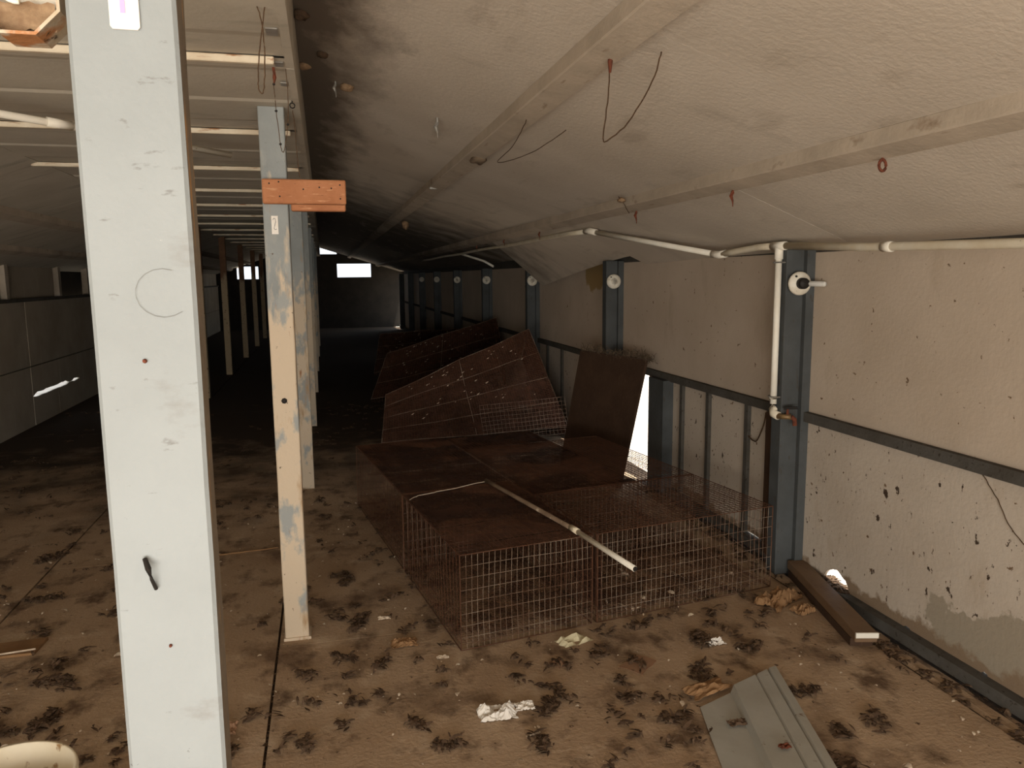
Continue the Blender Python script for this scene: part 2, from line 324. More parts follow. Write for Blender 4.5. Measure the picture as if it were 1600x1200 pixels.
# ------------------------------------------------------------------ left wall
wl = empty('wall_left', (XL, 0, 0), 'dull brown sheeted left wall with a slit of daylight', 'wall', kind='structure')
LB = (XL, 0, 0)
yy = YB
while yy < YF:
    y1 = yy + .78
    slit = 8.9 < yy + .4 < 10.6
    if not slit:
        MB(LB).box(XL - .015, XL + random.uniform(0, .006), yy + .002, y1 - .002, .0, .61).build('lower_sheet', 'left_wall', wl)
    else:
        n = 12; top = []; bot = []
        for q in range(n + 1):
            t = yy + .002 + (y1 - yy - .004) * q / n; wgt = max(0, min(1, (t - 8.9) / .1, (10.55 - t) / .3))
            if t > 10.05 and t < 10.2: wgt *= .15
            c = .305; h = .034 * wgt * (.75 + .5 * abs(nv((t, 0, 0), 9)))
            top.append((t, c + h)); bot.append((t, c - h * .5))
        MB(LB).slab([(yy + .002, .61)] + top + [(y1 - .002, .61)], 0, XL - .015, XL + .003).build('lower_sheet', 'left_wall', wl)
        MB(LB).slab([(yy + .002, 0)] + bot + [(y1 - .002, 0)], 0, XL - .015, XL + .003).build('lower_sheet', 'left_wall', wl)
    MB(LB).box(XL - .015, XL + random.uniform(0, .006), yy + .002, y1 - .002, .622, 1.29).build('middle_sheet', 'left_wall', wl)
    yy = y1
MB(LB).box(XL - .03, XL + .03, YB, YF, 1.29, 1.325).build('sill_rail', 'rail', wl)
MB(LB).box(XL - .04, XL - .015, YB, YF, .604, .63).build('sheathing', 'rail', wl)
for (a, b_, m) in [(YB, 2.0, 'left_wall'), (2.0, 8.42, 'left_wall'), (8.50, 9.95, 'left_wall'), (11.2, 13.4, 'left_wall'), (13.4, 16.5, 'left_wall'), (16.5, YF, 'left_wall')]:
    MB(LB).box(XL - .05, XL - .03, a + .01, b_ - .01, 1.325, 1.72).build('shutter_panel', m, wl)
MB(LB).box(XL - .14, XL - .12, 8.0, 12.0, 1.2, 1.75).build('sheathing', 'end', wl)
for a in (8.42, 9.97, 11.1): MB(LB).box(XL - .05, XL + .02, a, a + .08, 1.30, 1.72).build('window_post', 'purlin', wl)

# ------------------------------------------------------------------ end walls
we = empty('wall_back', (0, YF, 0), 'dark far end wall with two bright openings under the roof', 'wall', kind='structure')
EB = (0, YF, 0)
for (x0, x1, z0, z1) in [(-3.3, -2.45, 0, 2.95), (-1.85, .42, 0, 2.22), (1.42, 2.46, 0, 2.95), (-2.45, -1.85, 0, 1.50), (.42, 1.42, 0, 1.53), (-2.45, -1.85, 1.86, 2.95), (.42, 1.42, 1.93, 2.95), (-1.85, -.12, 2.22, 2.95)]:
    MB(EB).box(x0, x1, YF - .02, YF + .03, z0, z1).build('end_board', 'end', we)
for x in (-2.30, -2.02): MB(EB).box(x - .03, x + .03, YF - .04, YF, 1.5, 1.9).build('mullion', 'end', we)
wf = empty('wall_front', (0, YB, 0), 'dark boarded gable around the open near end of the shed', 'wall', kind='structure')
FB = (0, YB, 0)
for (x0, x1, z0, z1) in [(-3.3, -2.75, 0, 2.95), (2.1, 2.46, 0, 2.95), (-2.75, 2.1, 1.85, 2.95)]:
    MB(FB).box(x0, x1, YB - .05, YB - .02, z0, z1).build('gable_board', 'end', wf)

# ------------------------------------------------------------------ posts
def post(x0, x1, y0, y1, m, label, group, ztop=ZA, side=None, name='support_post', seed=0):
    cx, cy = (x0 + x1) / 2, (y0 + y1) / 2
    r = empty(name, (cx, cy, 0), label, 'post', group)
    b = MB((cx, cy, 0)); c = .0035; nz_ = 28; hx, hy = (x1 - x0) / 2, (y1 - y0) / 2
    ring = [(-hx + c, -hy), (hx - c, -hy), (hx, -hy + c), (hx, hy - c), (hx - c, hy), (-hx + c, hy), (-hx, hy - c), (-hx, -hy + c)]
    vv = []
    for j in range(nz_ + 1):
        z = ztop * j / nz_
        for (a, d) in ring: vv.append((cx + a + .0016 * nv((a * 30, d * 30, z * 6), 1, seed), cy + d + .0016 * nv((a * 30, d * 30, z * 6), 1, seed + 5), z))
    fs = [(j * 8 + k_, j * 8 + (k_ + 1) % 8, j * 8 + 8 + (k_ + 1) % 8, j * 8 + 8 + k_) for j in range(nz_) for k_ in range(8)] + [tuple(range(7, -1, -1)), tuple(nz_ * 8 + k_ for k_ in range(8))]
    b.add(vv, fs); sh = b.build('shaft', m, r)
    if side:
        sh.data.materials.append(M[side])
        for p in sh.data.polygons:
            if p.normal.x > .9 or p.normal.x < -.9: p.material_index = 1
    return r
P1 = post(-.2035, -.1150, .760, .805, 'post_clean', 'thick pale grey square post standing nearest in the foreground', 'square support posts of the aisle', side='post_edge')
pb = tuple(P1.location)
t_ = MB(pb).slab([(-.1690, 1.90), (-.1690, 1.717), (-.1670, 1.7145), (-.1470, 1.7145), (-.1450, 1.717), (-.1450, 1.90)], 1, .7578, .7592).build('sticker', 'paper', P1)
MB(pb).slab([(-.1600, 1.90), (-.1600, 1.728), (-.1560, 1.728), (-.1560, 1.90)], 1, .7572, .7577).build('printed_stripe', 'pink', t_)
MB(pb).tube([(-.1745, .757, 1.240), (-.1705, .750, 1.232), (-.1690, .7525, 1.221), (-.1665, .757, 1.209)], [.0022, .003, .0016, .0018], 6).build('bent_staple', 'black', P1)
MB(pb).lathe([(0, .0022), (.003, .0015)], (-.162, .760, 1.4265), (0, -1, 0), 8).build('nail_head', 'rust_red', P1)
MB(pb).lathe([(0, .0018), (.003, .0012)], (-.158, .760, 1.150), (0, -1, 0), 8).build('nail_head', 'rust_red', P1)
MB(pb).tube([(-.142 + .0235 * math.cos(a), .7590, 1.488 + .022 * math.sin(a)) for a in [1.2 + .35 * i for i in range(13)]], .0002, 4).build('pencil_ring', 'ink', P1)
P2 = post(-.216, -.120, 3.172, 3.262, 'post_peel', 'grey post peeling to bare cream below, carrying an orange wood block', 'square support posts of the aisle', seed=3)
pb = tuple(P2.location)
t_ = MB(pb).slab([(-.186, 1.672), (-.161, 1.672), (-.161, 1.742), (-.186, 1.742)], 1, 3.1690, 3.1705).build('number_label', 'paper', P2)
MB(pb).tube([(-.180, 3.168, 1.727), (-.176, 3.168, 1.733), (-.171, 3.168, 1.730), (-.170, 3.168, 1.720), (-.174, 3.168, 1.705), (-.177, 3.168, 1.692), (-.172, 3.168, 1.689), (-.167, 3.168, 1.692)], .0011, 4).build('digit', 'ink', t_)
MB(pb).box(-.222, -.112, 3.166, 3.268, 0, .012).build('shoe', 'post_peel', P2)
MB(pb).lathe([(0, .012), (.003, .006), (.004, .003)], (-.172, 3.171, 1.015), (0, -1, 0), 7).build('knot', 'black', P2)
ordn = ['third', 'fourth', 'fifth']
for i in range(6):
    y = 5.62 + 2.43 * i
    lab = 'peeling grey and cream post, %s of the aisle row on the right' % ordn[i] if i < 3 else ['dim sixth post of the right aisle row, in the dark', 'dim seventh post of the right aisle row, deep in the dark', 'dim eighth and last post of the right aisle row'][i - 3]
    post(-.218, -.124, y - .045, y + .045, 'post_peel', lab, 'square support posts of the aisle' if i < 3 else 'far posts of the right aisle row', seed=11 + i)
LP = [(0.6, None), (3.05, None), (5.48, None), (7.9, None), (10.36, 'first'), (12.87, 'second'), (15.6, 'third'), (18.2, 'fourth')]
for i, (y, nm) in enumerate(LP):
    if i < 3 : continue
    if i == 3: lab = 'brown post of the left aisle row hidden behind the foreground post'
    else: lab = 'thin post brown above and cream below, %s visible from the foreground post' % nm
    post(-1.555, -1.465, y - .045, y + .045, 'post_brown', lab, 'posts of the left aisle row', seed=30 + i)
for i in range(1):
    post(-1.555, -1.465, 20.6 - .045, 20.6 + .045, 'post_brown', 'faint last post of the left aisle row near the bright opening', 'posts of the left aisle row', seed=44)

# ------------------------------------------------------------------ orange wood block on the second post
wb = empty('wood_block', (-.055, 3.15, 1.785), 'orange-brown wooden block nailed across the second post', 'wood block')
bb = (-.055, 3.15, 1.785)
bevel(MB(bb).box(-.212, .100, 3.128, 3.168, 1.785, 1.877).build('front_board', 'orange_wood', wb), .004)
bevel(MB(bb).box(-.110, .098, 3.172, 3.215, 1.762, 1.850).build('rear_board', 'orange_wood', wb), .004)
for (x, z) in [(-.185, 1.860), (-.150, 1.866), (-.148, 1.812), (.078, 1.858), (.078, 1.806), (-.06, 1.84), (0, 1.848), (.045, 1.845)]:
    MB(bb).lathe([(0, .0035), (.002, .0025)], (x, 3.1285, z), (0, -1, 0), 8).build('nail_head', 'black', wb)

# ------------------------------------------------------------------ lamp holders on the wall columns
def lamp(y, label, bulb=False, x=2.195, z=1.455):
    r = empty('lamp_holder', (x, y, z), label, 'lamp holder', 'porcelain lamp holders on the wall columns'); b0 = (x, y, z); ax = (-.12, -1, 0)
    MB(b0).lathe([(-.002, .056), (.006, .056), (.013, .050), (.018, .036), (.022, .028)], b0, ax, 28).build('base_plate', 'porcelain', r, True)
    if bulb:
        MB(b0).lathe([(.018, .027), (.05, .026), (.056, .022)], b0, ax, 20).build('socket', 'black', r, True)
        MB(b0).lathe([(.05, .011), (.056, .013), (.13, .0125), (.137, .009)], b0, (.42, -1, -.02), 14).build('broken_bulb_stem', 'glass', r, True)
    else:
        MB(b0).lathe([(.018, .026), (.034, .025), (.034, .017), (.020, .016)], b0, ax, 20).build('socket', 'porcelain', r, True)
        MB(b0).lathe([(.016, .017), (.026, .016), (.027, .007)], b0, ax, 16).build('contact', 'brass', r, True)
    for a in (2.2, 5.3):
        MB(b0).lathe([(.012, .006), (.020, .005)], (x + .041 * math.cos(a), y + .003, z + .041 * math.sin(a)), ax, 8).build('screw', 'black', r)
    return r
names = {3.28: ('white porcelain lamp holder with black socket and broken bulb stem, nearest column', True), 5.70: ('round white lamp holder without bulb on the column above the leaning board', False),
         8.12: ('white lamp holder half hidden behind the sagging ceiling sheet', False), 10.54: ('white lamp holder on the first column beyond the sagging sheet', False),
         12.96: ('dim lamp holder on the second column beyond the sagging sheet', False), 15.38: ('dim lamp holder on the column lit from below by a hole', False), 17.80: ('farthest dark lamp holder on the right wall', False)}
for y, (lab, bu) in names.items(): lamp(y - .030, lab, bu)

# ------------------------------------------------------------------ water pipe on the right
wp = empty('water_pipe', (2.2, 3.43, 1.63), 'yellowed plastic water pipe under the right eave with a drop pipe and tap', 'water pipe'); wpb = (2.2, 3.43, 1.63)
MB(wpb).tube([(2.125, -1.0, 1.590), (2.125, 1.0, 1.588), (2.125, 1.98, 1.588), (2.125, 2.7, 1.604), (2.125, 3.32, 1.634)], .0165, 12).build('main_pipe', 'pvc', wp, True)
MB(wpb).tube([(2.125, 3.32, 1.634), (2.125, 3.50, 1.634), (2.115, 3.70, 1.620), (2.095, 3.84, 1.606)], .0165, 12).build('main_pipe', 'pvc', wp, True)
MB(wpb).tube([(2.095, 3.84, 1.606), (1.74, 4.95, 1.795)], .0155, 12).build('bridge_pipe', 'pvc_new', wp, True)
MB(wpb).tube([(1.74, 4.95, 1.795)] + [(1.735, 4.97 + .5 * i, 1.800 + .004 * math.sin(i * 1.1)) for i in range(1, 19)], .016, 10).build('far_pipe', 'pvc', wp, True)
MB(wpb).tube([(1.765, 4.88, 1.783), (1.74, 4.945, 1.797), (1.737, 5.02, 1.798)], .0205, 12).build('elbow', 'pvc_new', wp, True)
MB(wpb).tube([(2.108, 3.79, 1.611), (2.095, 3.845, 1.606), (2.080, 3.89, 1.613)], .0205, 12).build('elbow', 'pvc_new', wp, True)
tee = MB(wpb).tube([(2.125, 3.265, 1.632), (2.125, 3.375, 1.634)], .0205, 12); tee.tube([(2.125, 3.32, 1.634), (2.125, 3.32, 1.57)], .0205, 12); tee.build('tee', 'pvc_new', wp, True)
MB(wpb).tube([(2.125, 2.56, 1.600), (2.125, 2.61, 1.602)], .0205, 12).build('coupling', 'pvc_new', wp, True)
MB(wpb).tube([(2.125, 3.32, 1.58), (2.124, 3.318, 1.2), (2.122, 3.315, .87)], .0160, 12).build('drop_pipe', 'pvc_new', wp, True)
MB(wpb).tube([(2.122, 3.315, .90), (2.122, 3.315, .845), (2.120, 3.305, .822), (2.125, 3.270, .816)], .0205, 12).build('elbow', 'pvc', wp, True)
for z in (1.555, .905): MB(wpb).tube([(2.142, 3.345, z), (2.112, 3.345, z), (2.100, 3.318, z), (2.112, 3.293, z), (2.142, 3.290, z)], .004, 6).build('strap', 'tin', wp)
v = MB(wpb).tube([(2.124, 3.275, .816), (2.140, 3.245, .816), (2.165, 3.225, .818)], [.016, .012, .015], 10, True).build('tap', 'brass', wp, True)
MB(wpb).tube([(2.150, 3.235, .82), (2.150, 3.235, .855)], .006, 8).build('valve_stem', 'rust_red', v)
MB(wpb).tube([(2.135, 3.245, .857), (2.155, 3.232, .860), (2.190, 3.215, .862)], .007, 8).build('lever', 'black', v)
MB(wpb).tube([(2.165, 3.225, .818), (2.178, 3.218, .805), (2.180, 3.216, .775)], .011, 8).build('spout', 'rust_red', v)
fb = (1.9, 10.2, 1.75)
o = MB(fb).tube([(1.75, 10.0, 1.80), (2.02, 9.8, 1.70), (2.12, 9.7, 1.63)], .015, 8).build('broken_pipe', 'pvc_new', None, True)
tag(o, 'short broken white pipe hanging below the far right eave', 'pipe')
pb = (-.75, 3.65, 2.1)
pp = empty('ceiling_pipe', pb, 'white plastic pipe slung askew under the aisle ceiling', 'pipe')
MB(pb).tube([(-1.42, 2.62, 2.065), (-.90, 3.20, 2.063), (-.386, 3.80, 2.060)], .0135, 10).build('pipe', 'pvc_new', pp, True)
MB(pb).tube([(-.935, 3.155, 2.0635), (-.875, 3.225, 2.0635)], .0170, 12).build('coupling', 'pvc_new', pp, True)

# ------------------------------------------------------------------ hooks, wires and chains
def wire(name, pts, r, m, label, cat, jit=.0, n=5, group=None):
    b0 = Vector(pts[0]); P = []
    for i in range(len(pts) - 1):
        a, c = Vector(pts[i]), Vector(pts[i + 1]); pa = Vector(pts[max(i - 1, 0)]); pc = Vector(pts[min(i + 2, len(pts) - 1)])
        for k_ in range(6):
            t = k_ / 6; q = .5 * ((2 * a) + (-pa + c) * t + (2 * pa - 5 * a + 4 * c - pc) * t * t + (-pa + 3 * a - 3 * c + pc) * t ** 3)
            P.append(q + Vector((random.uniform(-jit, jit), random.uniform(-jit, jit), random.uniform(-jit, jit))))
    P.append(Vector(pts[-1]))
    o = MB(b0).tube(P, r, n).build(name, m); return tag(o, label, cat, group)
wire('hanging_wire', [(.800, 2.11, 2.105), (.83, 2.20, 2.02), (.86, 2.32, 1.93), (.875, 2.33, 1.915), (.90, 2.22, 1.95), (.905, 2.06, 2.03), (.895, 1.98, 2.085)], .0022, 'twine', 'rusty wire loop hanging from the upper ceiling purlin', 'wire', .0012)
tag(MB((.80, 2.11, 2.11)).tube([(.800, 2.105, 2.112), (.800, 2.108, 2.09), (.806, 2.125, 2.065)], [.006, .007, .004], 6).build('rusty_hook', 'rust_red'), 'red rusted hook at the top of the wire loop on the upper purlin', 'hook')
wire('hanging_wire', [(.785, 2.95, 2.108), (.79, 3.02, 2.085), (.81, 3.3, 2.05), (.84, 3.72, 2.05), (.86, 3.55, 2.03), (.90, 3.25, 2.03), (.955, 3.0, 2.07)], .0018, 'twine', 'thin brown wire drooping along the upper purlin toward the post row', 'wire', .001)
def hook(name, p, label, size=.05, ring=False, m='rust_red'):
    x, y, z = p; r = empty(name, p, label, 'hook', 'rusted hooks in the ceiling')
    MB(p).tube([(x, y, z), (x, y, z - size * .35)], [size * .08, size * .07], 6).build('shank', m, r)
    if ring:
        MB(p).tube([(x + size * .3 * math.sin(a), y + size * .1 * math.sin(a), z - size * .62 + size * .3 * math.cos(a)) for a in [2 * math.pi * i / 12 for i in range(13)]], size * .085, 6).build('ring', m, r)
    else:
        MB(p).tube([(x, y, z - size * .3), (x - size * .12, y, z - size * .55), (x, y, z - size * .85), (x + .01 * size, y, z - size * 1.2)], [size * .11, size * .13, size * .06, size * .03], 6).build('eye', m, r)
    return r
hook('rusty_hook', (1.635, 2.03, 1.852), 'red rusted ring hook on the lower purlin, nearest the right frame edge', .055, True)
hook('rusty_hook', (1.635, 2.90, 1.852), 'rusted hook with a wire tail on the middle of the lower purlin', .065)
hook('rusty_hook', (1.635, 3.90, 1.852), 'rusted hook on the lower purlin beside the tangled twig', .065)
hook('rusty_hook', (1.635, 5.80, 1.852), 'small rusted hook where the pipe elbow meets the lower purlin', .06)
hook('rusty_hook', (1.635, 7.0, 1.852), 'small dark hook on the far lower purlin above the sagging sheet', .06)
hook('rusty_hook', (1.635, 8.3, 1.852), 'farthest small dark hook along the lower purlin', .06)
hook('rusty_hook', (.537, 3.62, 2.222), 'grey bent hook in the bare ceiling left of the upper purlin', .075, m='tin')
hook('rusty_hook', (.088, 3.60, 2.36), 'thin pale hook in the ceiling near the step board', .06, m='tin')
wire('twig', [(1.60, 3.92, 1.83), (1.56, 3.87, 1.86), (1.52, 3.82, 1.885), (1.47, 3.74, 1.895)], .002, 'twine', 'dry twig with a curled leaf caught on the lower purlin', 'twig', .002)
def lump(name, p, r, m, label, cat, sq=(1, 1, .6), seed=0, group=None):
    b = MB(p)
    def fn(u, v):
        a, c = 2 * math.pi * u, math.pi * v
        d = Vector((math.sin(c) * math.cos(a), math.sin(c) * math.sin(a), math.cos(c))); k_ = r * (1 + .45 * nv(d, 2.0, seed))
        return (p[0] + d.x * k_ * sq[0], p[1] + d.y * k_ * sq[1], p[2] + d.z * k_ * sq[2])
    b.grid(fn, 12, 8); return tag(b.build(name, m, None, True), label, cat, group)
lump('mud_nest', (-.035, 2.84, RZ(-.035) - .008), .028, 'dark_mud', 'dark crusted mud nest at the step board by the top frame edge', 'nest', seed=1)
lump('mud_nest', (-.040, 3.50, RZ(-.04) - .008), .028, 'mud', 'brown mud nest against the step board', 'nest', seed=2)
lump('mud_nest', (.034, 3.23, RZ(.034) - .008), .022, 'dark_mud', 'small dark mud nest on the ceiling beside the step board', 'nest', seed=3)
lump('mud_nest', (.138, 3.60, RZ(.138) - .010), .030, 'mud', 'tan mud nest on the ceiling beside the thin pale hook', 'nest', seed=4)
lump('mud_nest', (.90, 8.6, RZ(.90) - .035), .050, 'mud', 'pale tan mud nest hanging from the ceiling under the far upper purlin', 'nest', seed=5, sq=(.7, .7, 1))
lump('curled_leaf', (1.51, 3.80, 1.885), .022, 'mud', 'curled tan leaf hanging in the ceiling twig', 'leaf', seed=6)
lump('mud_nest', (.80, 3.98, RZ(.80) - .045), .035, 'cobweb', 'grey cobwebbed lump on the middle of the upper purlin', 'nest', seed=7, sq=(1.2, 1.8, .6))
bx = MB((.83, 5.4, 2.09)); bx.box(.733, .823, 5.36, 5.375, RZ(.78) - .048, RZ(.78) - .036); tag(bx.build('tin_strap', 'tin'), 'thin pale strap crossing the upper purlin further back', 'strap')
wire('hanging_wire', [(-.165, 2.62, 2.15), (-.140, 2.62, 2.16), (-.150, 2.60, 2.22)], .0015, 'twine', 'twisted wire end at the aisle ceiling', 'wire') if False else None
wire('wire_loop', [(-.128, 2.05, 2.155), (-.118, 2.05, 2.11), (-.116, 2.05, 2.03), (-.121, 2.05, 1.965), (-.127, 2.05, 1.95), (-.134, 2.05, 1.965), (-.131, 2.05, 2.02), (-.120, 2.05, 2.09), (-.110, 2.05, 2.153)], .0016, 'twine', 'long rusty wire loop hanging from the aisle ceiling left of the beam', 'wire', .0008)
ch = [(-.123, 2.60, 2.150), (-.124, 2.60, 2.10), (-.121, 2.60, 2.02), (-.113, 2.60, 1.92), (-.107, 2.60, 1.895), (-.100, 2.60, 1.91), (-.088, 2.60, 1.98), (-.083, 2.60, 2.06), (-.086, 2.60, 2.148)]
r = wire('beaded_chain', ch, .0013, 'twine', 'dark knotted chain hanging in a loop in front of the second post', 'chain', .0008)
for i in (1, 2, 3, 6):
    q = Vector(ch[i]) - Vector(ch[0]); MB((0, 0, 0)).lathe([(-.004, .001), (-.002, .004), (.002, .004), (.004, .001)], q, (0, 0, 1), 6).build('knot', 'black', r)
MB((0, 0, 0)).tube([(0, 0, .0), (0.002, 0, -.03), (-.001, 0, -.05)], [.005, .006, .003], 6).build('rusty_clip', 'rust_red', r)
hook('rusty_hook', (-.084, 3.05, 2.15), 'small dark hook and cord above the orange wood block', .03, True, 'black')
wire('hanging_wire', [(-.084, 3.05, 2.115), (-.078, 3.05, 2.05), (-.076, 3.08, 1.96), (-.070, 3.10, 1.88)], .0016, 'twine', 'thin dark cord running down to the orange wood block', 'wire', .0006)
wire('wall_wire', [(2.262, 3.60, .77), (2.258, 3.61, .70), (2.255, 3.66, .61), (2.256, 3.70, .595), (2.26, 3.76, .61)], .004, 'twine', 'dark bent wire on the lower wall beside the tap', 'wire')
wire('wall_wire', [(XW - .004, 2.23, .79), (XW - .004, 2.16, .72), (XW - .004, 2.08, .62), (XW - .004, 2.0, .565)], .0018, 'twine', 'thin dark root creeping down the peeling lower wall', 'wire', .002)

# ------------------------------------------------------------------ junction box on the foreground post
jb = (-.245, .80, 1.74); J = empty('junction_box', jb, 'rusty octagonal junction box fixed to the side of the foreground post', 'junction box')
R8 = [(math.cos(math.pi / 8 + i * math.pi / 4), math.sin(math.pi / 8 + i * math.pi / 4)) for i in range(8)]
b = MB(jb); cxx, czz = -.2490, 1.748
rings = [(.034, .792), (.034, .828), (.0325, .828), (.0325, .794)]
vv = [(cxx + c * rr, yy_, czz + s * rr) for rr, yy_ in [(.0385, .782), (.0385, .824), (.0355, .822), (.0355, .782)] for c, s in R8]
fs = [(i * 8 + k_, i * 8 + (k_ + 1) % 8, ((i + 1) % 4) * 8 + (k_ + 1) % 8, ((i + 1) % 4) * 8 + k_) for i in (0, 2, 3) for k_ in range(8)] + [tuple(range(8, 16)), tuple(range(23, 15, -1))]
b.add(vv, fs); b.build('box_shell', 'galv', J)
for (ox, oz, rr) in [(-.014, .010, .011), (.012, .012, .010), (.0, .002, .012)]:
    MB(jb).tube([(cxx + ox + rr * math.cos(a), .788 + .006 * math.sin(a * .5), czz + oz + rr * .7 * math.sin(a)) for a in [.4 * i for i in range(13)]], .0022, 6).build('cable_end', 'pvc_new', J, True)
b = MB(jb); b.grid(lambda u, v: (cxx - .026 + .052 * u, .803 + .006 * nv((u * 4, v * 4, 2), 1), czz - .027 + .024 * v + .004 * nv((u * 6, 0, 0), 1)), 10, 6); b.build('nest_filling', 'mud', J, True)

# ------------------------------------------------------------------ wire cages
def wire_panel(b, o, U, V, nu, nv_, r, warp=0.0, seed=0, seg=4, skip=0.0):
    o, U, V = Vector(o), Vector(U), Vector(V); nrm = U.cross(V).normalized(); UL, VL = U.normalized(), V.normalized()
    def pt(s, t):
        p = o + U * s + V * t
        if warp:
            k_ = nv(p, 3.0, seed); e = min(s, 1 - s, t, 1 - t) * 4
            p = p + nrm * warp * k_ * min(1, e + .25) + UL * warp * .35 * nv(p, 5, seed + 3) + VL * warp * .35 * nv(p, 5, seed + 7)
        return p
    for i in range(nu + 1):
        if random.random() < skip: continue
        b.tube([pt(i / nu, j / seg) for j in range(seg + 1)], r, 4, False)
    for i in range(nv_ + 1):
        if random.random() < skip: continue
        b.tube([pt(j / seg, i / nv_) for j in range(seg + 1)], r, 4, False)
def crust(b, o, U, V, warp, seed, inset=.01):
    o, U, V = Vector(o), Vector(U), Vector(V); nrm = U.cross(V).normalized()
    b.grid(lambda u, v: tuple(o + U * (inset + (1 - 2 * inset) * u) + V * (inset + (1 - 2 * inset) * v) + nrm * (.002 + warp * nv(o + U * u + V * v, 4, seed))), 24, 24)
def cage(name, o, U, V, Wv, label, crust_top=True, top_den=80, seed=0, group='rusted wire mesh cages on the floor', crust_sides=False, front_m='rust_pale', warp=.012):
    """box cage: origin corner, U width, V depth, Wv height"""
    o, U, V, Wv = Vector(o), Vector(U), Vector(V), Vector(Wv)
    r = empty(name, o, label, 'cage', group); lu, lv, lw = U.length, V.length, Wv.length
    def P(nm, oo, A, B, da, db, m, rr=.0011, sk=.02):
        b = MB(o); wire_panel(b, oo, A, B, max(2, round(A.length * da)), max(2, round(B.length * db)), rr, warp, seed, skip=sk); return b.build(nm, m, r)
    P('front_mesh', o, U, Wv, 40, 20, front_m)
    P('rear_mesh', o + V, U, Wv, 40, 20, 'rust')
    P('side_mesh', o, V, Wv, 24, 20, 'rust', .0009)
    P('side_mesh', o + U, V, Wv, 24, 20, 'rust', .0009)
    P('floor_mesh', o + Wv * .06, U, V, 40, 60, 'rust', .0012)
    t = P('top_mesh', o + Wv, U, V, 40, top_den, 'rust', .0013)
    if crust_top:
        b = MB(o); crust(b, o + Wv, U, V, .006, seed); b.build('dirt_crust', 'crust', t)
    b = MB(o)
    for (p, q) in [(o, U), (o + V, U), (o, V), (o + U, V)]:
        for h in (0, 1): b.tube([p + Wv * h, p + Wv * h + q], .0022, 5)
    for p in (o, o + U, o + V, o + U + V): b.tube([p, p + Wv], .0022, 5)
    b.build('edge_wires', 'rust', r)
    return r
u = Vector((math.cos(.165), math.sin(.165), 0)); v = Vector((-math.sin(.145), math.cos(.145), 0)); Z = Vector((0, 0, 1))
A0 = Vector((.480, 2.895, .004))
cage('wire_cage', A0, u * .60, v * .93, Z * .40, 'rusted wire cage at the front left, pale mesh front facing the litter', seed=1)
cage('wire_cage', A0 + v * .945, u * .60, v * 1.24, Z * .40, 'rusted wire cage behind the front left one, wide dirt-crusted top', seed=2)
B0 = A0 + u * .625
front_right = cage('wire_cage', B0, u * .955, v * .66, Z * .40, 'rusted wire cage at the front right, open mesh top beside the wall column', crust_top=False, seed=3, top_den=40)
cage('wire_cage', B0 + v * .675, u * .62, v * 1.50, Z * .39, 'rusted wire cage in the middle behind the white perch pipe', seed=4)
cage('wire_cage', B0 + v * .675 + u * .64, u * .34, v * 1.15, Z * .39, 'narrow open wire cage along the wall under the thin battens', crust_top=False, seed=5, top_den=40)
# crusted inner partition of the front right cage
b = MB(B0); wire_panel(b, B0 + u * .02 + Z * .01, v * .64, Z * .38, 26, 16, .0011, .01, 9); o = b.build('divider_mesh', 'rust', front_right)
b = MB(B0); crust(b, B0 + u * .02 + Z * .03, v * .50 + u * .10, Z * .30, .01, 12); b.build('dirt_crust', 'crust', o)
# white perch pipe on the cages
pv = empty('perch_pipe', (.95, 3.2, .42), 'white plastic pipe lying across the cage tops, its end sticking out', 'pipe'); b0 = (.95, 3.2, .42)
MB(b0).tube([(.80, 3.92, .422), (.83, 3.79, .422), (1.0, 3.02, .424)], .0105, 10).build('rear_length', 'pvc_dirty', pv, True)
MB(b0).tube([(1.0, 3.02, .424), (1.055, 2.72, .418), (1.085, 2.56, .415)], .0110, 12).build('front_length', 'pvc_new', pv, True)
MB(b0).tube([(.995, 3.05, .424), (1.006, 2.99, .424)], .0135, 12).build('coupling', 'bucket', pv, True)
MB(b0).tube([(1.0853, 2.5590, .415), (1.0856, 2.5575, .415)], .0095, 12).build('bore', 'black', pv)
wire('pale_strip', [(.37, 3.70, .412), (.42, 3.76, .412), (.52, 3.80, .413), (.60, 3.83, .414), (.80, 3.92, .416)], .0022, 'chip', 'pale strip along the seam of the left cage tops', 'strip', .002)
